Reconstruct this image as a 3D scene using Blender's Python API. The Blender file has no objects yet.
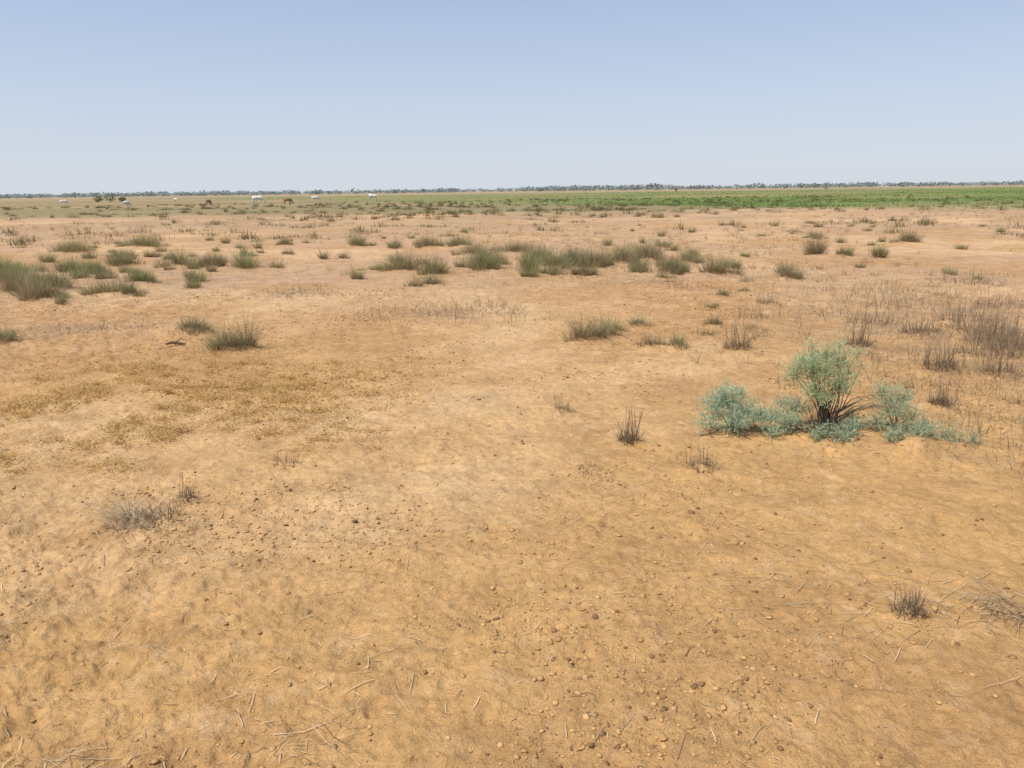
import bpy, math
import numpy as np
from mathutils import Vector, Matrix
rng=np.random.default_rng(7)
sc=bpy.context.scene
sc.view_settings.view_transform='Standard'; sc.view_settings.look='None'; sc.view_settings.exposure=0
SUN_EL=62.0; SUN_AZ=235.0
# ------------------------------------------------------------ world / sky
w=bpy.data.worlds.new("World"); sc.world=w; w.use_nodes=True
nt=w.node_tree; bg=nt.nodes["Background"]; N=nt.nodes.new; Lk=nt.links.new
tc=N("ShaderNodeTexCoord"); sep=N("ShaderNodeSeparateXYZ"); Lk(tc.outputs["Generated"],sep.inputs[0])
mx=N("ShaderNodeMath"); mx.operation='MAXIMUM'; mx.inputs[1].default_value=0.0; Lk(sep.outputs[2],mx.inputs[0])
ma=N("ShaderNodeMath"); ma.operation='MULTIPLY_ADD'; ma.inputs[1].default_value=0.93; ma.inputs[2].default_value=0.07; Lk(mx.outputs[0],ma.inputs[0])
cmb=N("ShaderNodeCombineXYZ"); Lk(sep.outputs[0],cmb.inputs[0]); Lk(sep.outputs[1],cmb.inputs[1]); Lk(ma.outputs[0],cmb.inputs[2])
sky=N("ShaderNodeTexSky"); sky.sky_type='NISHITA'; sky.sun_disc=False
sky.sun_elevation=math.radians(SUN_EL); sky.sun_rotation=math.radians(SUN_AZ)
sky.air_density=1.1; sky.dust_density=0.4; sky.ozone_density=3.0
Lk(cmb.outputs[0],sky.inputs[0])
tint=N("ShaderNodeMix"); tint.data_type='RGBA'; tint.blend_type='MULTIPLY'; tint.inputs[0].default_value=1; Lk(sky.outputs[0],tint.inputs[6]); tint.inputs[7].default_value=(1.07,1.0,1.06,1)
ex=N("ShaderNodeMath"); ex.operation='MULTIPLY'; ex.inputs[1].default_value=-4.6; Lk(mx.outputs[0],ex.inputs[0])
ep=N("ShaderNodeMath"); ep.operation='EXPONENT'; Lk(ex.outputs[0],ep.inputs[0])
hz=N("ShaderNodeMix"); hz.data_type='RGBA'; Lk(ep.outputs[0],hz.inputs[0]); Lk(tint.outputs[2],hz.inputs[6])
S=0.14
hz.inputs[7].default_value=(.65/S,.69/S,.755/S,1)
Lk(hz.outputs[2],bg.inputs[0]); bg.inputs[1].default_value=S
# ------------------------------------------------------------ camera
cam=bpy.data.cameras.new("camera"); co=bpy.data.objects.new("camera",cam); sc.collection.objects.link(co); sc.camera=co
F=788.0; cam.sensor_width=36; cam.lens=36*F/1024; cam.clip_end=20000; cam.clip_start=.05
pitch=math.atan(193.5/F)
co.matrix_world=Matrix.Translation((0,0,1.55))@Matrix.Rotation(math.pi/2-pitch,4,'X')@Matrix.Rotation(math.radians(-.75),4,'Z')
# ------------------------------------------------------------ sun
sun=bpy.data.lights.new("sun",'SUN'); so=bpy.data.objects.new("sun",sun); sc.collection.objects.link(so)
sun.energy=4.8; sun.angle=math.radians(.5); sun.color=(1,.96,.90)
a=math.radians(SUN_AZ); e=math.radians(SUN_EL)
sd=Vector((math.sin(a)*math.cos(e),math.cos(a)*math.cos(e),math.sin(e)))
so.rotation_euler=sd.to_track_quat('Z','Y').to_euler()
# ------------------------------------------------------------ noise
def hsh(ix,iy,s):
    n=(ix*374761393+iy*668265263+s*144269504)&0xffffffff
    n=((n^(n>>13))*1274126177)&0xffffffff
    return ((n^(n>>16))&0xffff)/65535.0
def vn(x,y,f,s):
    x=x*f+1000.3; y=y*f+1000.7
    ix=np.floor(x).astype(np.int64); iy=np.floor(y).astype(np.int64)
    fx=x-ix; fy=y-iy; fx=fx*fx*(3-2*fx); fy=fy*fy*(3-2*fy)
    a=hsh(ix,iy,s);b=hsh(ix+1,iy,s);c=hsh(ix,iy+1,s);d=hsh(ix+1,iy+1,s)
    return (a+(b-a)*fx)*(1-fy)+(c+(d-c)*fx)*fy
def rot(x,y,t): 
    c,s=math.cos(t),math.sin(t); return x*c-y*s,x*s+y*c
def fbm(x,y,f,s,o=4,g=.5):
    t=0;a=1;n=0
    for i in range(o):
        xr,yr=rot(x,y,.7*i+.3); t=t+a*vn(xr,yr,f,s+i*17); n+=a; a*=g; f*=2.07
    return t/n
def ss(a,b,x):
    t=np.clip((x-a)/(b-a),0,1); return t*t*(3-2*t)
def prints(x,y,cell,s,rad,prob,fade):
    ix=np.floor(x/cell).astype(np.int64); iy=np.floor(y/cell).astype(np.int64); t=np.zeros_like(x)
    wx=(vn(x,y,28,s+50)-.5)*rad*1.1; wy=(vn(x,y,28,s+60)-.5)*rad*1.1
    for dx in(-1,0,1):
        for dy in(-1,0,1):
            jx=ix+dx; jy=iy+dy
            px=(jx+.15+.7*hsh(jx,jy,s))*cell; py=(jy+.15+.7*hsh(jx,jy,s+1))*cell
            on=(hsh(jx,jy,s+2)<prob)*(.3+.7*hsh(jx,jy,s+3)); th=hsh(jx,jy,s+4)*3.14; sz=.6+.6*hsh(jx,jy,s+5)
            X=x-px+wx; Y=y-py+wy
            ux=X*np.cos(th)+Y*np.sin(th); uy=-X*np.sin(th)+Y*np.cos(th)
            r=np.sqrt((ux/1.35)**2+uy**2)/(rad*sz)
            t+=on*(-np.exp(-r**4)+.3*np.exp(-((r-1.35)/.3)**2))
    return t*fade
mounds=[]
def H(x,y):
    x=np.asarray(x,float); y=np.asarray(y,float)
    r=np.sqrt(x*x+y*y); z=.10*(fbm(x,y,.16,3,2)-.5)
    n1=fbm(x,y,.8,11,3)-.5
    z=z+.08*n1*(1-ss(60,200,r))
    n2=fbm(x,y,3.2,31,3)-.5
    rough=.55+.65*ss(.35,.7,vn(x,y,.5,77))
    z=z+.045*n2*rough*(1-ss(30,80,r))
    b=fbm(x,y,11,51,3,.6)
    z=z+.018*(ss(.35,.65,b)-.5)*rough*(1-ss(12,28,r))
    z=z+.014*(fbm(x,y,30,91,3,.65)-.5)*rough*(1-ss(4,11,r))
    z=z+prints(x,y,.33,5,.05,.45,.013*(1-ss(9,18,r)))
    z=z+prints(x,y,.16,15,.022,.5,.005*(1-ss(4,8,r)))
    for (mx_,my_,am,sg) in mounds:
        z=z+am*np.exp(-((x-mx_)**2+(y-my_)**2)/(2*sg*sg))
    return z
# ------------------------------------------------------------ mesh helpers
class MB:
    def __init__(s): s.v=[];s.l=[];s.t=[];s.c=[];s.n=0
    def add(s,v,faces,c):
        s.v.append(v)
        for f in faces:
            s.l.append((f+s.n).ravel()); s.t.append(np.full(len(f),f.shape[1]))
        s.c.append(c); s.n+=len(v)
    def obj(s,name,mat,smooth=False):
        v=np.concatenate(s.v).astype(np.float32); l=np.concatenate(s.l).astype(np.int32); t=np.concatenate(s.t); c=np.concatenate(s.c)
        me=bpy.data.meshes.new(name)
        me.vertices.add(len(v)); me.vertices.foreach_set("co",v.ravel())
        me.loops.add(len(l)); me.loops.foreach_set("vertex_index",l)
        me.polygons.add(len(t)); me.polygons.foreach_set("loop_start",(np.cumsum(t)-t).astype(np.int32))
        me.update(calc_edges=True)
        at=me.color_attributes.new("Col",'FLOAT_COLOR','POINT')
        cc=np.ones((len(v),4),np.float32); cc[:,:3]=np.clip(c,0,1); at.data.foreach_set("color",cc.ravel())
        if smooth: me.polygons.foreach_set("use_smooth",np.ones(len(t),bool))
        me.materials.append(mat)
        o=bpy.data.objects.new(name,me); sc.collection.objects.link(o); return o
def U(a,b,n): return rng.uniform(a,b,n)
def blades(mb,base,az,lean,L,wd,curve,c0,c1,seg=3,var=.25,drape=None,flat=False,taper=.8):
    n=len(base); az=np.broadcast_to(az,n); lean=np.broadcast_to(lean,n); L=np.broadcast_to(L,n); wd=np.broadcast_to(wd,n); curve=np.broadcast_to(curve,n)
    sa=az+math.pi/2 if flat else rng.uniform(0,6.28,n)
    side=np.stack([np.cos(sa),np.sin(sa),np.zeros(n)],1)
    c0=np.broadcast_to(c0,(n,3)); c1=np.broadcast_to(c1,(n,3))
    br=(1+rng.uniform(-var,var,n))[:,None]
    p=base.copy(); V=[];C=[]
    caz=az.copy()
    for k in range(seg+1):
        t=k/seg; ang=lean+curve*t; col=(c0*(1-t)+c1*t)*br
        q=p.copy()
        if drape is not None: q[:,2]=H(q[:,0],q[:,1])+drape
        if k<seg:
            ww=(wd*.5*(1-t**2*taper))[:,None]
            V+= [q-side*ww,q+side*ww]; C+=[col,col]
        else: V.append(q); C.append(col)
        d=np.stack([np.sin(ang)*np.cos(caz),np.sin(ang)*np.sin(caz),np.cos(ang)],1)
        if drape is not None: caz=caz+rng.normal(0,.08,n)
        p=p+d*(L/seg)[:,None]
    m=2*seg+1
    V=np.stack(V,1).reshape(-1,3); C=np.stack(C,1).reshape(-1,3)
    o=(np.arange(n)*m)[:,None]
    fs=[]
    for k in range(seg-1): fs.append(o+np.array([2*k,2*k+1,2*k+3,2*k+2]))
    fs.append(o+np.array([2*seg-2,2*seg-1,2*seg]))
    mb.add(V,fs,C)
def tube(mb,pts,rad,col,sides=5):
    pts=np.array(pts,float); n=len(pts); V=[]
    for i in range(n):
        d=pts[min(i+1,n-1)]-pts[max(i-1,0)]; d/=np.linalg.norm(d)+1e-9
        a=np.cross(d,[.3,.2,1]) ; a/=np.linalg.norm(a)+1e-9; b=np.cross(d,a)
        for j in range(sides):
            t=6.2832*j/sides; V.append(pts[i]+rad[i]*(math.cos(t)*a+math.sin(t)*b))
    f=[]
    for i in range(n-1):
        for j in range(sides): f.append([i*sides+j,i*sides+(j+1)%sides,(i+1)*sides+(j+1)%sides,(i+1)*sides+j])
    V=np.array(V); mb.add(V,[np.array(f)],np.tile(np.array(col,float),(len(V),1))*rng.uniform(.8,1.2,(len(V),1)))
# ------------------------------------------------------------ materials
def plantmat(name,tr=.25,rough=.8):
    m=bpy.data.materials.new(name); m.use_nodes=True; t=m.node_tree; t.nodes.clear()
    o=t.nodes.new("ShaderNodeOutputMaterial"); p=t.nodes.new("ShaderNodeBsdfPrincipled"); a=t.nodes.new("ShaderNodeAttribute"); a.attribute_name="Col"
    p.inputs["Roughness"].default_value=rough; p.inputs["Specular IOR Level"].default_value=.15
    nz=t.nodes.new("ShaderNodeTexNoise"); nz.inputs["Scale"].default_value=40; c=t.nodes.new("ShaderNodeTexCoord"); t.links.new(c.outputs["Object"],nz.inputs["Vector"])
    mr=t.nodes.new("ShaderNodeMapRange"); mr.inputs[3].default_value=.7; mr.inputs[4].default_value=1.3; t.links.new(nz.outputs["Fac"],mr.inputs[0])
    vm=t.nodes.new("ShaderNodeVectorMath"); vm.operation='SCALE'; t.links.new(a.outputs["Color"],vm.inputs[0]); t.links.new(mr.outputs[0],vm.inputs["Scale"])
    t.links.new(vm.outputs[0],p.inputs["Base Color"])
    if tr>0:
        x=t.nodes.new("ShaderNodeMixShader"); l=t.nodes.new("ShaderNodeBsdfTranslucent"); t.links.new(vm.outputs[0],l.inputs[0]); x.inputs[0].default_value=tr
        t.links.new(p.outputs[0],x.inputs[1]); t.links.new(l.outputs[0],x.inputs[2]); t.links.new(x.outputs[0],o.inputs[0])
    else: t.links.new(p.outputs[0],o.inputs[0])
    return m
M_plant=plantmat("plant_leaf",.35); M_dry=plantmat("dry_stalk",.15,.9); M_clod=plantmat("soil_clod",0,.95)
def groundmat():
    m=bpy.data.materials.new("sandy_soil"); m.use_nodes=True; t=m.node_tree; Nn=t.nodes.new; l=t.links.new
    p=t.nodes["Principled BSDF"]; p.inputs["Roughness"].default_value=.95; p.inputs["Specular IOR Level"].default_value=.08
    c=Nn("ShaderNodeTexCoord"); a=Nn("ShaderNodeAttribute"); a.attribute_name="Col"
    def noise(sc_,de,ro=.6):
        n=Nn("ShaderNodeTexNoise"); n.inputs["Scale"].default_value=sc_; n.inputs["Detail"].default_value=de; n.inputs["Roughness"].default_value=ro; l(c.outputs["Object"],n.inputs["Vector"]); return n
    def mr(src,a0,a1,b0,b1):
        r=Nn("ShaderNodeMapRange"); l(src,r.inputs[0]); r.inputs[1].default_value=a0; r.inputs[2].default_value=a1; r.inputs[3].default_value=b0; r.inputs[4].default_value=b1; return r.outputs[0]
    def mul(x,y):
        k=Nn("ShaderNodeMath"); k.operation='MULTIPLY'; l(x,k.inputs[0]); l(y,k.inputs[1]); return k.outputs[0]
    n1=noise(3,8,.7); n2=noise(22,6,.74); n3=noise(140,3,.7); n4=noise(1.1,3)
    s=mul(mul(mr(n1.outputs["Fac"],.3,.7,.80,1.18),mr(n2.outputs["Fac"],.3,.7,.76,1.20)),mr(n3.outputs["Fac"],.3,.7,.82,1.16))
    vm=Nn("ShaderNodeVectorMath"); vm.operation='SCALE'; l(a.outputs["Color"],vm.inputs[0]); l(s,vm.inputs["Scale"])
    n5=noise(42,5,.82); n6=noise(1.7,6,.65)
    sp=mul(mr(n5.outputs["Fac"],.595,.65,0,.95),mr(n6.outputs["Fac"],.42,.62,.12,.95))
    mix=Nn("ShaderNodeMix"); mix.data_type='RGBA'; l(sp,mix.inputs[0]); l(vm.outputs[0],mix.inputs[6]); mix.inputs[7].default_value=(.26,.14,.06,1)
    n7=noise(7,8,.74)
    pf=mul(mr(n7.outputs["Fac"],.51,.65,0,.6),mr(n4.outputs["Fac"],.38,.62,.2,1))
    mix2=Nn("ShaderNodeMix"); mix2.data_type='RGBA'; l(pf,mix2.inputs[0]); l(mix.outputs[2],mix2.inputs[6]); mix2.inputs[7].default_value=(.69,.46,.24,1)
    l(mix2.outputs[2],p.inputs["Base Color"])
    b=Nn("ShaderNodeBump"); b.inputs["Strength"].default_value=.95; b.inputs["Distance"].default_value=.026
    ad=Nn("ShaderNodeMath"); ad.operation='MULTIPLY_ADD'; l(n3.outputs["Fac"],ad.inputs[0]); ad.inputs[1].default_value=.25; l(n2.outputs["Fac"],ad.inputs[2])
    l(ad.outputs[0],b.inputs["Height"]); l(b.outputs[0],p.inputs["Normal"])
    return m
# ------------------------------------------------------------ plants table (world metres)
green=[(-10.36,16.25,.35,.5),(-8.51,13.83,.3,.4),(-7.53,13.17,.34,.4),(-7.19,12.14,.30,.4),(-9.05,16.28,.3,.4),(-8.29,15.8,.28,.35),(-6.05,12.5,.2,.25),(-6.53,12.68,.24,.3),(-8.0,12.9,.3,.4),(-9.2,14.6,.3,.45),
(-12.2,22.4,.35,.6),(-11.3,24.6,.35,.7),(-7.41,17.82,.38,.34),(-6.41,17.21,.3,.3),(-5.57,16.66,.35,.36),(-6.67,14.23,.2,.3),(-8.85,18.0,.3,.4),(-5.58,8.56,.2,.2),
(-3.68,8.92,.19,.2),(-2.93,7.83,.30,.17),(-2.71,8.02,.34,.12),(-3.52,8.9,.15,.15),(-2.85,7.9,.22,.12),
(-1.44,15.13,.36,.35),(-2.1,15.79,.4,.4),(-.51,15.98,.45,.4),(.37,14.9,.36,.22),(-1.44,22.8,.3,.45),(-2.31,22.9,.3,.5),(.2,20.3,.3,.45),(-.9,19.5,.3,.45),
(1.32,16.6,.36,.45),(1.78,16.1,.36,.45),(2.24,16.5,.38,.4),(3.0,17.3,.4,.45),(2.98,14.75,.3,.36),(3.73,14.5,.36,.30),(.86,15.8,.34,.35),(.6,17.4,.3,.35),
(.72,7.95,.31,.17),(.90,8.12,.26,.13),(1.02,8.3,.22,.13),(1.11,8.62,.18,.12),(1.47,8.92,.14,.18),(1.40,7.7,.15,.14),(1.64,7.63,.17,.12),(2.29,8.8,.13,.16),
(4.71,13.5,.27,.2),(7.03,18.25,.40,.3),(7.56,17.9,.24,.2),(7.86,17.05,.25,.22),(10.77,21.7,.3,.4),(-4.53,23.8,.35,.35),(-6.9,24.5,.2,.35),(9.2,24,.2,.4)]
dead=[(3.44,10.5,.2,.14,30),(7.27,12.5,.28,.5,80),(4.29,8.15,.22,.18,60),(2.19,7.49,.38,.11,45),(3.37,7.52,.36,.10,40),(3.64,6.55,.28,.12,55),(3.09,5.5,.24,.06,40),(4.69,7.43,.38,.28,90),(4.6,6.98,.34,.25,60),(4.3,7.0,.28,.2,40),(4.9,8.1,.36,.3,60),(4.0,6.3,.25,.15,40),
(.74,4.78,.28,.055,36),(.36,5.45,.17,.05,14),(1.08,4.28,.16,.09,26),(-1.33,4.39,.10,.07,14),(.43,4.24,.06,.08,18),(-1.72,3.87,.17,.05,16),(1.46,2.63,.14,.055,38),(4.1,8.9,.25,.3,40),(5.1,8.9,.3,.3,50),(4.9,10.2,.25,.25,30),(6.2,9.9,.28,.3,40),(5.4,11.5,.25,.4,40),(2.9,9.4,.2,.2,20),(2.6,12.1,.22,.2,20)]
for (x,y,h_,r_) in green: mounds.append((x,y,.035+.05*r_,r_*.7))
for (x,y,h_,r_,n_) in dead: mounds.append((x,y,.02+.06*r_,r_*.8+.03))
mounds+=[(2.0,4.9,.05,.22),(2.47,4.85,.04,.2),(2.34,4.40,.10,.085),(2.48,4.45,.06,.08),(1.39,4.92,.04,.16),(-1.83,3.55,.04,.16)]
# ------------------------------------------------------------ ground sheet
def build_ground():
    half=math.radians(50)
    th=np.concatenate([np.linspace(-half,half,900),np.linspace(half,2*math.pi-half,84)[1:-1]])
    rr=np.concatenate([[.01,.4,.8,1.0],np.geomspace(1.2,60,1080),np.geomspace(60,7000,130)[1:]])
    nt_,nr=len(th),len(rr)
    R,T=np.meshgrid(rr,th,indexing='ij'); x=(R*np.sin(T)).ravel(); y=(R*np.cos(T)).ravel()
    z=H(x,y)
    r=np.sqrt(x*x+y*y)
    A=np.array([.56,.328,.128]);B=np.array([.485,.31,.175]);P=np.array([.65,.43,.22]);D=np.array([.44,.245,.098])
    k=ss(4,16,r)[:,None]; c=A*(1-k)+B*k
    f=ss(.45,.72,fbm(x,y,.33,201,4))[:,None]*.6; c=c*(1-f)+P*f
    f=ss(.46,.70,fbm(x,y,.7,301,5))[:,None]*.6; c=c*(1-f)+D*f
    f=ss(.50,.66,fbm(x,y,3.1,321,5,.65))[:,None]*.5*(1-ss(20,50,r))[:,None]; c=c*(1-f)+D*f
    path=np.exp(-((x+.25+.02*(y-4)+.35*np.sin(y*.5))/.75)**2)*ss(2.5,4,y)*(1-ss(11,16,y))*(.4+.8*ss(.3,.6,fbm(x,y,1.3,350,4))); path=(path*.6)[:,None]; c=c*(1-path)+P*path
    for (gx,gy,sx,sy) in [(-.9,10.1,.9,.5),(-3.4,12.4,.6,.6),(4.5,7.6,1.6,1.6),(5.5,10,2,2),(1.5,16.3,3.6,1.6),(-7.5,14.5,2.8,3),(-5,9.2,.9,.6),(1.2,13.2,2,.8)]:
        f=(np.exp(-((x-gx)/sx)**2-((y-gy)/sy)**2)*ss(.3,.6,fbm(x,y,2.2,501,3)))[:,None]*.55; c=c*(1-f)+np.array([.32,.215,.125])*f
    n=fbm(x,y,.045,601,4); nb=fbm(x,y*3,.02,611,4)
    f=(ss(20,45,y)*ss(.38,.6,fbm(x,y,.15,621,5,.65)))[:,None]*.5; c=c*(1-f)+np.array([.28,.20,.115])*f
    edge=np.interp(x,[-400,-41,5,34,60,300],[700,175,80,50,42,30])+(nb-.5)*14
    olive=(ss(52,66,y+(n-.5)*20)*(.45+.5*ss(.35,.6,nb)))[:,None]; c=c*(1-olive)+np.array([.23,.19,.09])*olive
    g=ss(-4,8,y-edge)*(.6+.4*ss(.0,.22,x/np.maximum(y,1)))*(.5+.5*ss(.35,.6,n)); g=(g*(1-ss(380,560,y)))[:,None]
    c=c*(1-g)+np.array([.13,.195,.045])*g
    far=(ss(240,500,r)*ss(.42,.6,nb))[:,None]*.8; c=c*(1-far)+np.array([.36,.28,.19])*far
    v=np.stack([x,y,z],1)
    i=np.arange(nr-1)[:,None]*nt_; j=np.arange(nt_)[None,:]; j2=(j+1)%nt_
    fa=np.stack([i+j,i+j2,i+nt_+j2,i+nt_+j],-1).reshape(-1,4)[:,::-1]
    mb=MB(); mb.add(v,[fa],c); return mb.obj("ground",groundmat(),True)
build_ground()
# ------------------------------------------------------------ tufts
def disc(n,r,cx,cy):
    a=U(0,6.28,n); q=r*np.sqrt(U(0,1,n)); x=cx+q*np.cos(a); y=cy+q*np.sin(a)
    return x,y,a,q/r
def tuft(mb,x,y,h,r,dens=1.0,gr=None):
    far=y>11; h=h*(1.6 if far else 1.2)
    k=max(3,int(r/.06)); cx=x+rng.normal(0,r*.45,k); cy=y+rng.normal(0,r*.42,k); cx[0]=x;cy[0]=y
    hs=U(.5,1.15,k)*np.exp(-((cx-x)/r)**2*.5); hs[0]=1.05
    hue=rng.uniform(.1,1.0) if gr is None else gr; n=int(860*dens*r/.4)
    for j in range(k):
        m=max(4,n//k); rr=(r*.26+.03)*rng.uniform(.6,1.4); bx,by,a,q=disc(m,rr,cx[j],cy[j]); base=np.stack([bx,by,H(bx,by)-.01],1)
        hj=hue+rng.normal(0,.2)
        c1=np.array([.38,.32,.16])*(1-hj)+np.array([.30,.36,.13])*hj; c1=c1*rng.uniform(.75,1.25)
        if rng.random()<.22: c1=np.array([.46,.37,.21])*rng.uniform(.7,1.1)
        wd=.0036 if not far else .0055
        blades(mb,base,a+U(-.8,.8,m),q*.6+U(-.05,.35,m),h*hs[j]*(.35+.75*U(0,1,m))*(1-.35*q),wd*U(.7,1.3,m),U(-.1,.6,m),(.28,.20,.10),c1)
    m=int(n//5); bx,by,a,q=disc(m,r*.95,x,y); blades(mb,np.stack([bx,by,H(bx,by)],1),U(0,6.28,m),U(.1,1.3,m),h*U(.2,1.0,m),.004,U(0,.5,m),(.34,.25,.14),(.48,.38,.24))
for i,(x,y,h,r) in enumerate(green):
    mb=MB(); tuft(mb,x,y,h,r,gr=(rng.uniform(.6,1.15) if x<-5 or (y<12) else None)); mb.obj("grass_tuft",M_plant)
mb=MB()
for k in range(44): tuft(mb,rng.normal(.9,2.0),rng.normal(17,1.6),rng.uniform(.12,.33),rng.uniform(.12,.25),.7)
for k in range(12): tuft(mb,rng.uniform(1,4.5),rng.uniform(14.5,17.5),rng.uniform(.15,.33),rng.uniform(.12,.25),.7)
for k in range(54): tuft(mb,rng.normal(-8.4,1.8),rng.normal(15.6,2.8),rng.uniform(.1,.28),rng.uniform(.1,.24),.7,rng.uniform(.4,1.1))
for k in range(24): tuft(mb,rng.uniform(-13,-3),rng.uniform(20,28),rng.uniform(.1,.28),rng.uniform(.1,.3),.6,rng.uniform(.3,1.0))
for k in range(36): tuft(mb,rng.uniform(-3,18),rng.uniform(18,36),rng.uniform(.1,.26),rng.uniform(.1,.3),.5)
for k in range(14): tuft(mb,rng.uniform(2,8),rng.uniform(7,14),rng.uniform(.06,.14),rng.uniform(.06,.16),.5)
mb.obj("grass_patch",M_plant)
for (x,y,h,r,n) in dead:
    mb=MB(); bx,by,a,q=disc(n,r,x,y)
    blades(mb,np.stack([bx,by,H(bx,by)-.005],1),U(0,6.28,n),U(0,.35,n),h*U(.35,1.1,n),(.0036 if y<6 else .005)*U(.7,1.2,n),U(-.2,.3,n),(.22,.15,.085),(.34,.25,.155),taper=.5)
    m=n; bx,by,a,q=disc(m,r*1.3,x,y)
    blades(mb,np.stack([bx,by,H(bx,by)+.003],1),U(0,6.28,m),U(.9,1.5,m),h*U(.2,.6,m),.003,U(0,.3,m),(.28,.20,.12),(.44,.34,.20))
    m=n*4; bx,by,a,q=disc(m,r*1.1,x,y)
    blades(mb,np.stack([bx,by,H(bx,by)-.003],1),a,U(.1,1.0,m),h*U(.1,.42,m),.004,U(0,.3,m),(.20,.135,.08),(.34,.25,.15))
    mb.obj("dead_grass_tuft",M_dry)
# fallen fan of dry grass, left foreground
mb=MB(); n=260; bx,by,a,q=disc(n,.13,-1.83,3.58)
blades(mb,np.stack([bx,by,H(bx,by)+.005],1),rng.normal(3.6,1.2,n),U(.7,1.5,n),U(.08,.30,n),.003,U(-.2,.35,n),(.36,.27,.16),(.58,.46,.30),seg=4)
n=110; bx,by,a,q=disc(n,.13,-1.78,3.62); blades(mb,np.stack([bx,by,H(bx,by)],1),U(0,6.28,n),U(.1,.9,n),U(.04,.13,n),.003,.3,(.17,.115,.065),(.34,.25,.16))
mb.obj("dead_grass_tuft",M_dry)
mb=MB(); n=110; bx,by,a,q=disc(n,.10,1.86,2.66)
blades(mb,np.stack([bx,by,H(bx,by)+.005],1),U(2.2,5,n),U(1.0,1.5,n),U(.08,.25,n),.0026,U(-.2,.25,n),(.28,.20,.12),(.48,.37,.23),seg=4); mb.obj("dead_grass_tuft",M_dry)
# grey dead mat
mb=MB()
for (gx,gy,sx,sy,n,h) in [(-.9,10.1,.55,.5,1300,.22),(-.3,10.4,.25,.35,350,.2),(-3.4,12.4,.35,.4,360,.14),(-4.9,9.3,.5,.3,360,.12),(-5.6,8.8,.3,.3,160,.1),(4.6,7.6,.9,1.0,1500,.22),(5.6,10,1.4,1.6,1500,.25),(1.2,13.8,1.8,.8,500,.15),(1.2,16.5,2.6,1.5,1600,.2),(-8,15,2,2.5,1300,.18),(3.6,6.0,.6,.7,450,.18),(3.0,4.6,.35,.4,200,.12)]:
    x=rng.normal(gx,sx,n); y=rng.normal(gy,sy,n); kp=U(0,1,n)<.25+ss(.4,.6,fbm(x,y,1.3,750,3)); x=x[kp];y=y[kp];n=len(x)
    blades(mb,np.stack([x,y,H(x,y)],1),U(0,6.28,n),U(.1,1.3,n)**1.3,h*U(.3,1,n),.0035+.00012*gy,U(0,.5,n),(.23,.165,.105),(.40,.31,.20))
mb.obj("dead_grass_mat",M_dry)
# scattered stubble across the plain
mb=MB(); K=6800; r=np.exp(U(math.log(5.5),math.log(62),K)); th=U(-.95,.95,K); x=r*np.sin(th); y=r*np.cos(th)
den=ss(.46,.70,fbm(x,y,.12,700,4))*.8+.07+.5*ss(.1,.4,x/y)*(y<14)
clear=np.exp(-((x+.4)/(1.6+.08*y))**2)*(y<13); clear2=(x<-.5)*(y<11)*.8
keep=U(0,1,K)<den*(1-clear)*(1-clear2)*np.where(y<12,.5,1); x=x[keep];y=y[keep];K=len(x)
for grp in range(3):
    s=np.arange(K)%3==grp; xs=x[s];ys=y[s];m=len(xs); nb=[10,16,26][grp]; sp=[.03,.055,.09][grp]
    X=np.repeat(xs,nb)+rng.normal(0,1,m*nb)*sp; Y=np.repeat(ys,nb)+rng.normal(0,1,m*nb)*sp; hh=np.repeat(U(.05,.22,m),nb)
    gm=np.repeat(U(0,1,m)<.4,nb)[:,None]
    blades(mb,np.stack([X,Y,H(X,Y)],1),U(0,6.28,m*nb),U(0,1.1,m*nb),hh*U(.4,1.1,m*nb),.003+.00012*Y,U(0,.5,m*nb),(.24,.17,.09),np.where(gm,np.array([.30,.29,.13]),np.array([.36,.27,.16])),seg=2)
mb.obj("dry_stubble",M_dry)
# olive tuft belt and far grass
mb=MB(); K=6200; r=np.exp(U(math.log(28),math.log(140),K)); th=U(-.95,.95,K); x=r*np.sin(th); y=r*np.cos(th)
belt=np.exp(-((y-(56+.05*np.abs(x)))/7)**2)*ss(-30,-5,x)*1.2+.4*ss(55,80,y)+.08
keep=U(0,1,K)<belt*(.2+1.2*ss(.4,.6,fbm(x,y,.08,720,3))); x=x[keep];y=y[keep];K=len(x);nb=48
spr=np.repeat(U(.1,.35,K),nb)
X=np.repeat(x,nb)+rng.normal(0,1,K*nb)*spr; Y=np.repeat(y,nb)+rng.normal(0,1,K*nb)*spr; hh=np.repeat(U(.15,.5,K),nb)*np.exp(-((X-np.repeat(x,nb))/spr)**2*.3); tone=np.repeat(U(.6,1.2,K),nb)[:,None]
gg=np.repeat(U(0,1,K),nb)[:,None]
blades(mb,np.stack([X,Y,H(X,Y)],1),U(0,6.28,K*nb),U(0,.9,K*nb),hh*U(.4,1.1,K*nb),.008+.0002*Y,U(0,.5,K*nb),(.18,.14,.065),(np.array([.24,.20,.095])*(1-gg)+np.array([.19,.215,.085])*gg)*tone,seg=2)
mb.obj("scrub_grass",M_plant)
mb=MB(); K=90000; r=np.exp(U(math.log(45),math.log(420),K)); th=U(-.95,.95,K); x=r*np.sin(th); y=r*np.cos(th)
edge=np.interp(x,[-400,-41,5,34,60,300],[700,175,80,50,42,30]); nn=fbm(x,y,.045,601,4)
keep=(y>edge+(fbm(x,y*3,.02,611,4)-.5)*14+U(-6,6,K))&(U(0,1,K)<(.3+.7*ss(0,.2,x/y))*(.15+.85*ss(.35,.6,nn))); x=x[keep];y=y[keep];K=len(x)
yel=(ss(.45,.6,fbm(x,y*2,.05,777,3)))[:,None]
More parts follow.
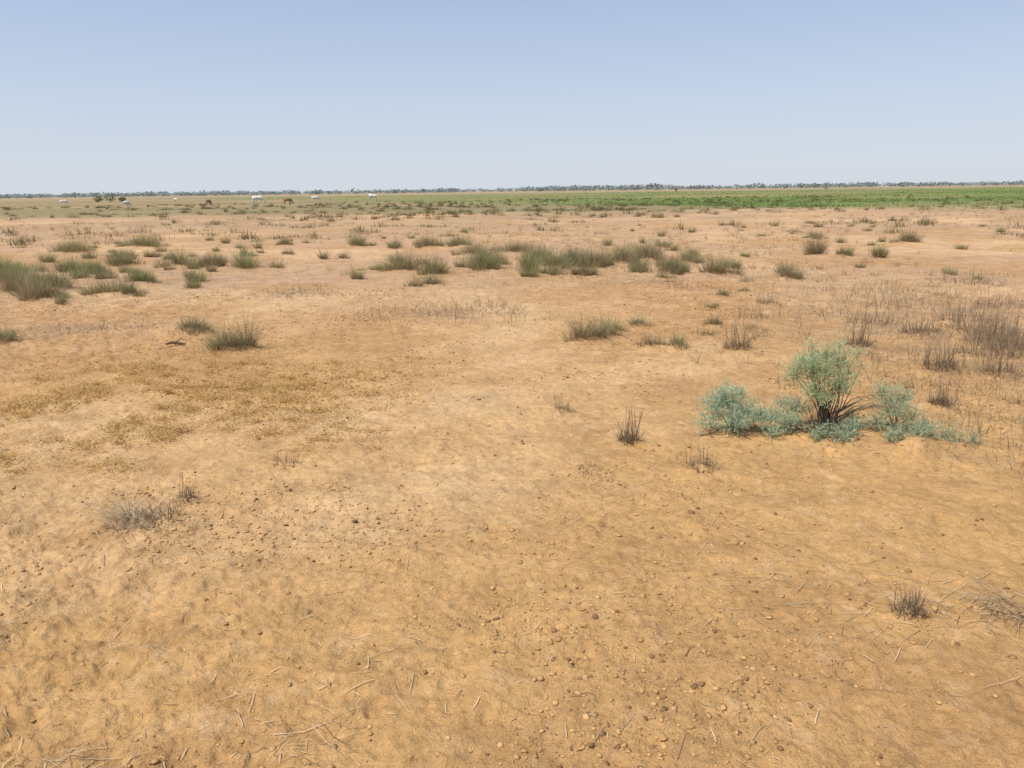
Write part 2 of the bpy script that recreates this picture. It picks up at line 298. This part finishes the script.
blades(mb,np.stack([x,y,H(x,y)],1),U(0,6.28,K),U(.3,1.2,K),U(.06,.22,K),.03+.0007*y,U(0,.6,K),(.12,.15,.045),(np.array([.17,.25,.055])*(1-yel)+np.array([.23,.25,.09])*yel)*U(.8,1.2,K)[:,None],seg=2)
mb.obj("green_field_grass",M_plant)
# creeping ochre plants, left
mb=MB(); K=1700; x=rng.normal(-2.9,1.15,K); y=rng.normal(5.7,1.1,K)
keep=(fbm(x,y,1.6,401,4)>.45)&(y>3.9)&(x<-.8); x=x[keep];y=y[keep];K=len(x);nb=40
sp=np.repeat(U(.4,1.4,K),nb)
X=np.repeat(x,nb)+rng.normal(0,.05,K*nb)*sp; Y=np.repeat(y,nb)+rng.normal(0,.045,K*nb)*sp; tt=np.repeat(U(0,1,K),nb)[:,None]
blades(mb,np.stack([X,Y,H(X,Y)+U(.002,.024,K*nb)],1),U(0,6.28,K*nb),U(.7,1.5,K*nb),U(.008,.022,K*nb),.008,U(0,.5,K*nb),(.42,.26,.085),np.array([.66,.40,.13])*(1-tt)+np.array([.52,.42,.14])*tt,seg=2)
mb.obj("creeping_groundcover",M_plant)
# straw litter
mb=MB()
def straw(X,Y,L0,L1,wd,c,off=.006):
    n=len(X); c=np.array(c)*U(.6,1.3,n)[:,None]
    blades(mb,np.stack([X,Y,np.zeros(n)],1),U(0,6.28,n),math.pi/2,L0+(L1-L0)*U(0,1,n)**1.8,wd*U(.4,1.3,n),0,c,c*1.05,seg=4,drape=off,flat=True,taper=.4,var=0)
K=8000; r=1.4+9*U(0,1,K)**1.2; th=U(-.9,.9,K); x=r*np.sin(th);y=r*np.cos(th); kp=U(0,1,K)<.08+.9*ss(.46,.7,fbm(x,y,.9,801,4)); x=x[kp];y=y[kp]
n=len(x); straw(x[:n//2],y[:n//2],.01,.06,.0026,(.60,.45,.26)); straw(x[n//2:n*85//100],y[n//2:n*85//100],.008,.06,.0026,(.24,.14,.065)); straw(x[n*85//100:],y[n*85//100:],.03,.17,.0024,(.60,.46,.28),.007)
for (cx,cy,s,m) in [(-1.25,1.85,.12,60),(-.62,2.0,.14,26),(1.1,2.75,.22,44),(1.6,2.6,.2,66),(1.9,2.7,.15,60),(-1.8,3.5,.16,70),(1.4,3.3,.3,50),(2.7,4.3,.25,100),(.3,2.0,.3,12),(2.4,4.6,.3,100),(1.2,4.3,.3,50),(.5,4.6,.3,40),(-.1,3.4,.4,24),(3.2,5.2,.4,120)]:
    straw(rng.normal(cx,s,m),rng.normal(cy,s*.7,m),.02,.20,.0023,(.54,.42,.26),.007)
    m=m//2; straw(rng.normal(cx,s,m),rng.normal(cy,s*.7,m),.02,.15,.0023,(.28,.18,.10),.006)
mb.obj("straw_litter",M_dry)
# clods and crumbs
bpy.ops.mesh.primitive_ico_sphere_add(subdivisions=1,radius=1); ico=bpy.context.object
iv=np.array([v.co[:] for v in ico.data.vertices]); ifc=np.array([p.vertices[:] for p in ico.data.polygons]); bpy.data.objects.remove(ico)
mb=MB(); K=80000; r=1.4+12*U(0,1,K)**1.3; th=U(-.85,.85,K); x=r*np.sin(th);y=r*np.cos(th); kp=U(0,1,K)<.08+ss(.44,.74,fbm(x,y,1.1,901,5)); x=x[kp];y=y[kp];K=len(x)
sz=.0014+.008*U(0,1,K)**6+.0005*np.sqrt(x*x+y*y)
z=H(x,y)
V=iv[None]*(1+.26*rng.standard_normal((K,len(iv),1)))*sz[:,None,None]*np.stack([U(.8,1.5,K),U(.8,1.5,K),U(.4,.8,K)],1)[:,None,:]
V=V+np.stack([x,y,z+sz*.2],1)[:,None,:]
cols=np.where((U(0,1,K)<.18)[:,None],np.array([.25,.14,.065]),np.array([.50,.295,.12]))*U(.72,1.1,K)[:,None]
fa=(np.arange(K)*len(iv))[:,None,None]+ifc[None]
mb.add(V.reshape(-1,3),[fa.reshape(-1,3)],np.repeat(cols,len(iv),0)); mb.obj("soil_clods",M_clod)
# ------------------------------------------------------------ saltbush
def foliage(mb,clumps,root,c,dens=1.0):
    for (cx,cy,cz,r) in clumps:
        g=float(H(cx,cy)); cen=np.array([cx,cy,g+cz])
        rt=np.array([root[0],root[1],float(H(root[0],root[1]))-.01])
        mid=(rt+cen)/2+rng.normal(0,.03,3); mid[2]-=.01
        tube(mb,[rt,rt*.6+mid*.4+rng.normal(0,.01,3),mid,cen],[.006,.005,.0035,.0015],(.24,.18,.12))
        B=int(210*dens*(r/.1)**2)
        d=rng.standard_normal((B,3)); d/=np.linalg.norm(d,axis=1)[:,None]; d[:,2]=d[:,2]*.85+.1
        p0=cen+d*r*U(.05,1.05,B)[:,None]; p0[:,2]=np.maximum(p0[:,2],H(p0[:,0],p0[:,1])+.005)
        dd=d*.6+rng.standard_normal((B,3))*.5+np.array([0,0,.4]); dd/=np.linalg.norm(dd,axis=1)[:,None]
        Ln=U(.025,.075,B)
        az=np.arctan2(dd[:,1],dd[:,0]); le=np.arccos(np.clip(dd[:,2],-1,1))
        shade=U(.75,1.2,B)[:,None]
        blades(mb,p0,az,le,Ln,.002,0,(.26,.24,.15),np.array(c)*.9,seg=2)
        nn=24; t=np.tile(np.linspace(.05,1,nn),B); P=np.repeat(p0,nn,0)+np.repeat(dd*Ln[:,None],nn,0)*t[:,None]
        q=np.repeat(dd,nn,0)*.5+rng.standard_normal((B*nn,3))*.7; q/=np.linalg.norm(q,axis=1)[:,None]
        cc=np.repeat(np.array(c)*shade,nn,0)
        blades(mb,P,np.arctan2(q[:,1],q[:,0]),np.arccos(q[:,2]),U(.006,.013,B*nn),.0034,0,cc*.9,cc*1.1,seg=1,var=.15)
G1=(.53,.61,.35); G2=(.47,.59,.40)
mb=MB()
foliage(mb,[(2.0,4.9,.47,.08),(1.89,4.88,.42,.09),(2.10,4.92,.43,.08),(1.82,4.93,.36,.07),(2.0,4.84,.38,.09),(2.14,4.88,.35,.06),(1.95,5.0,.40,.08),(2.19,4.9,.49,.04),(1.90,4.82,.28,.07),(2.08,4.85,.26,.07),(1.83,4.85,.47,.04),(1.90,4.9,.54,.035),(2.22,4.88,.42,.03),(1.97,4.80,.22,.06),(2.06,4.8,.32,.05),(1.93,4.84,.34,.06),(2.08,4.9,.54,.035),(1.78,4.9,.42,.03)],(2.02,4.88),G1,1.1)
for k in range(6):
    a=k*1.05+.3; o=rng.normal(0,.025,6); tip=np.array([2.0+.09*math.cos(a)+o[4],4.9+.07*math.sin(a),.33+o[5]])
    tube(mb,[(2.02,4.88,float(H(2.02,4.88))-.01),(2.02+.02*math.cos(a)+o[0],4.88+.02*math.sin(a)+o[1],.12),(2.01+.05*math.cos(a)+o[2],4.89+.04*math.sin(a)+o[3],.23),tip],[.010,.007,.005,.003],(.17,.12,.08))
n=240; bx,by,a,q=disc(n,.11,2.0,4.85); blades(mb,np.stack([bx,by,H(bx,by)],1),U(0,6.28,n),U(.1,1.0,n),U(.05,.22,n),.003,.2,(.16,.11,.065),(.30,.22,.14))
mb.obj("saltbush",M_plant)
mb=MB(); foliage(mb,[(1.31,4.92,.14,.10),(1.40,4.96,.18,.11),(1.51,4.9,.12,.10),(1.25,4.86,.07,.07),(1.42,4.84,.08,.10),(1.60,4.93,.08,.08),(1.36,4.9,.25,.04),(1.47,4.95,.22,.05)],(1.42,4.9),G2,1.1); mb.obj("saltbush",M_plant)
mb=MB(); foliage(mb,[(1.70,4.93,.09,.09),(1.79,4.88,.07,.09),(1.86,4.97,.12,.09),(1.93,4.74,.03,.07),(2.05,4.70,.03,.08),(2.14,4.78,.04,.07),(2.2,4.9,.05,.06),(1.76,4.98,.15,.05),(1.66,4.82,.03,.06)],(1.88,4.88),(.49,.58,.38)); mb.obj("saltbush",M_plant)
mb=MB(); foliage(mb,[(2.42,4.95,.20,.08),(2.52,4.97,.17,.09),(2.45,4.88,.10,.09),(2.56,4.86,.08,.08),(2.34,4.86,.05,.08),(2.64,4.8,.04,.08),(2.76,4.74,.03,.07),(2.88,4.7,.02,.05),(2.42,4.70,.03,.07),(2.55,4.72,.03,.07),(2.33,4.64,.02,.05),(2.6,4.98,.20,.035),(2.38,4.96,.26,.03)],(2.47,4.87),(.51,.58,.37),.9)
for k in range(9):
    a=rng.uniform(-.6,.9); L=rng.uniform(.25,.55); z=.10+.025*k*.6
    tube(mb,[(2.08,4.88,.06+.01*k),(2.08+L*.4,4.86+.1*a,z+.04),(2.08+L*.8,4.86+.2*a,z+.05),(2.08+L,4.84+.3*a,z+.02)],[.004,.0035,.0025,.0015],(.42,.32,.21))
mb.obj("saltbush",M_plant)
# fallen stick
mb=MB(); sx,sy=-3.58,8.25; z0=float(H(sx,sy))
tube(mb,[(sx-.10,sy,z0+.015),(sx-.03,sy+.02,z0+.03),(sx+.05,sy,z0+.025),(sx+.12,sy-.02,z0+.02)],[.010,.016,.013,.006],(.16,.09,.05),7)
tube(mb,[(sx,sy,z0+.03),(sx+.05,sy+.03,z0+.06),(sx+.08,sy+.03,z0+.08)],[.008,.006,.003],(.16,.09,.05),6); mb.obj("fallen_branch",M_dry)
# ------------------------------------------------------------ distant trees
def crown(mb,x,y,z,wd,h,n,s,c):
    d=rng.standard_normal((n,3)); d/=np.linalg.norm(d,axis=1)[:,None]; d*=U(.4,1,n)[:,None]
    p=np.array([x,y,z])+d*np.array([wd,wd,h*.5])+np.array([0,0,h*.55])
    u=rng.standard_normal((n,3)); u/=np.linalg.norm(u,axis=1)[:,None]; v=np.cross(u,rng.standard_normal((n,3))); v/=np.linalg.norm(v,axis=1)[:,None]
    s=s*U(.6,1.3,n)[:,None]
    V=np.stack([p-u*s,p+v*s,p+u*s,p-v*s],1).reshape(-1,3); f=(np.arange(n)*4)[:,None]+np.arange(4)
    mb.add(V,[f],np.repeat(np.array(c)*U(.85,1.12,n)[:,None],4,0))
mb=MB()
for k in range(3000):
    th=rng.uniform(-1.15,1.15); r=rng.uniform(900,2300); x=r*math.sin(th); y=r*math.cos(th)
    dn=vn(np.array([th*9+20.]),np.array([r*.004]),1,55)[0]
    if rng.random()>.4+.9*dn: continue
    h=rng.uniform(2.2,5.0)*(.6+.8*dn)*(1+(r-800)/2600)
    if abs(th-.105)<.09: h*=1.25
    haze_k=min(1,(r-800)/1200)
    c=np.array([.27,.31,.26])*(1-haze_k)+np.array([.41,.46,.49])*haze_k  # aerial haze painted into the tree colour, paler and bluer with distance
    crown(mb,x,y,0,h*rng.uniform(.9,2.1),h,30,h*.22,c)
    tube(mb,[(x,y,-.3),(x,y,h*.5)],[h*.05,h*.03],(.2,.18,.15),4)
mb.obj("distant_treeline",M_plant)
mb=MB()
for (x,y,h) in [(-101,205,2.0),(-103,203,1.4),(-98.5,206,1.3)]: crown(mb,x,y,0,h*.8,h,160,.16,(.16,.20,.09)); tube(mb,[(x,y,-.1),(x+.1,y,h*.6)],[.08,.04],(.12,.09,.06),5)
mb.obj("shrub",M_plant)
# ------------------------------------------------------------ cattle
def cowmat(name,c):
    m=bpy.data.materials.new(name); m.use_nodes=True; t=m.node_tree; p=t.nodes["Principled BSDF"]; p.inputs["Roughness"].default_value=.8
    n=t.nodes.new("ShaderNodeTexNoise"); n.inputs["Scale"].default_value=2.2; cr=t.nodes.new("ShaderNodeValToRGB"); cc=t.nodes.new("ShaderNodeTexCoord"); t.links.new(cc.outputs["Object"],n.inputs["Vector"])
    cr.color_ramp.elements[0].position=.35; cr.color_ramp.elements[1].position=.6
    cr.color_ramp.elements[0].color=(c[0]*.6,c[1]*.6,c[2]*.6,1); cr.color_ramp.elements[1].color=(*c,1)
    t.links.new(n.outputs["Fac"],cr.inputs[0]); t.links.new(cr.outputs[0],p.inputs["Base Color"]); return m
MW=cowmat("white_hide",(.74,.69,.62)); MBn=cowmat("brown_hide",(.27,.14,.08)); MDk=cowmat("dark_hide",(.05,.035,.03))
def cow(x,y,yaw,mat,graze,scale=1.0):
    V=[];E=[];Rd=[]
    def chain(par,pts):
        i=par
        for (px,py,pz,r) in pts:
            V.append((px,py,pz)); Rd.append(r); k=len(V)-1
            if i is not None: E.append((i,k))
            i=k
        return i
    pel=chain(None,[(-.6,0,1.12,.27)]); mid=chain(pel,[(-.15,0,1.04,.34),(.2,0,1.02,.34)]); ch=chain(mid,[(.5,0,1.08,.29)])
    chain(ch,[(.5,0,1.38,.12)])
    if graze: hd=chain(ch,[(.82,0,.92,.17),(1.02,0,.6,.12),(1.12,0,.38,.12)]); chain(hd,[(1.2,0,.12,.07)]); hz_=.42;hx=1.05
    else: hd=chain(ch,[(.82,0,1.25,.17),(1.02,0,1.42,.13),(1.18,0,1.45,.12)]); chain(hd,[(1.46,0,1.3,.07)]); hz_=1.55;hx=1.14
    for s in(-1,1):
        chain(hd,[(hx,s*.11,hz_+.05,.035),(hx-.02,s*.26,hz_+.16,.028),(hx,s*.3,hz_+.36,.012)])
        chain(hd,[(hx-.04,s*.2,hz_-.06,.05),(hx-.08,s*.3,hz_-.1,.02)])
        chain(ch,[(.46,s*.17,.8,.13),(.47,s*.17,.45,.065),(.46,s*.17,.12,.045),(.5,s*.17,.03,.055)])
        chain(pel,[(-.62,s*.18,.92,.18),(-.48,s*.18,.72,.12),(-.76,s*.17,.48,.06),(-.72,s*.17,.12,.045),(-.67,s*.17,.03,.055)])
    chain(pel,[(-.88,0,1.15,.05),(-.97,0,.8,.03),(-.98,0,.48,.045)])
    me=bpy.data.meshes.new("cow"); me.from_pydata(V,E,[]); o=bpy.data.objects.new("cow",me); sc.collection.objects.link(o)
    sk=o.modifiers.new("Skin",'SKIN'); sk.use_smooth_shade=True
    for i,r in enumerate(Rd): me.skin_vertices[0].data[i].radius=(r,r)
    me.skin_vertices[0].data[0].use_root=True
    o.modifiers.new("Sub",'SUBSURF').render_levels=1
    me.materials.append(mat); o.location=(x,y,float(H(x,y))); o.rotation_euler=(0,0,yaw); o.scale=(scale*.85,)*3
cow(-25,148,2.9,MW,False,1.1); cow(-39.4,126.6,.2,MW,True,1.1); cow(-40.9,130,2.2,MW,True,.9); cow(-31.5,115,.6,MBn,True,.8); cow(-48.8,103,1.2,MW,True,.75); cow(-43.5,117,1.4,MBn,True,.75); cow(-81.5,148,.4,MW,True,.8); cow(-68,165,2.5,MW,True,.8); cow(-36,150,.3,MW,True,.9)
cow(76,370,1.3,MDk,False,1.2); cow(196,430,.3,MW,True); cow(205,440,3.1,MW,True); cow(160,410,.2,MBn,True)
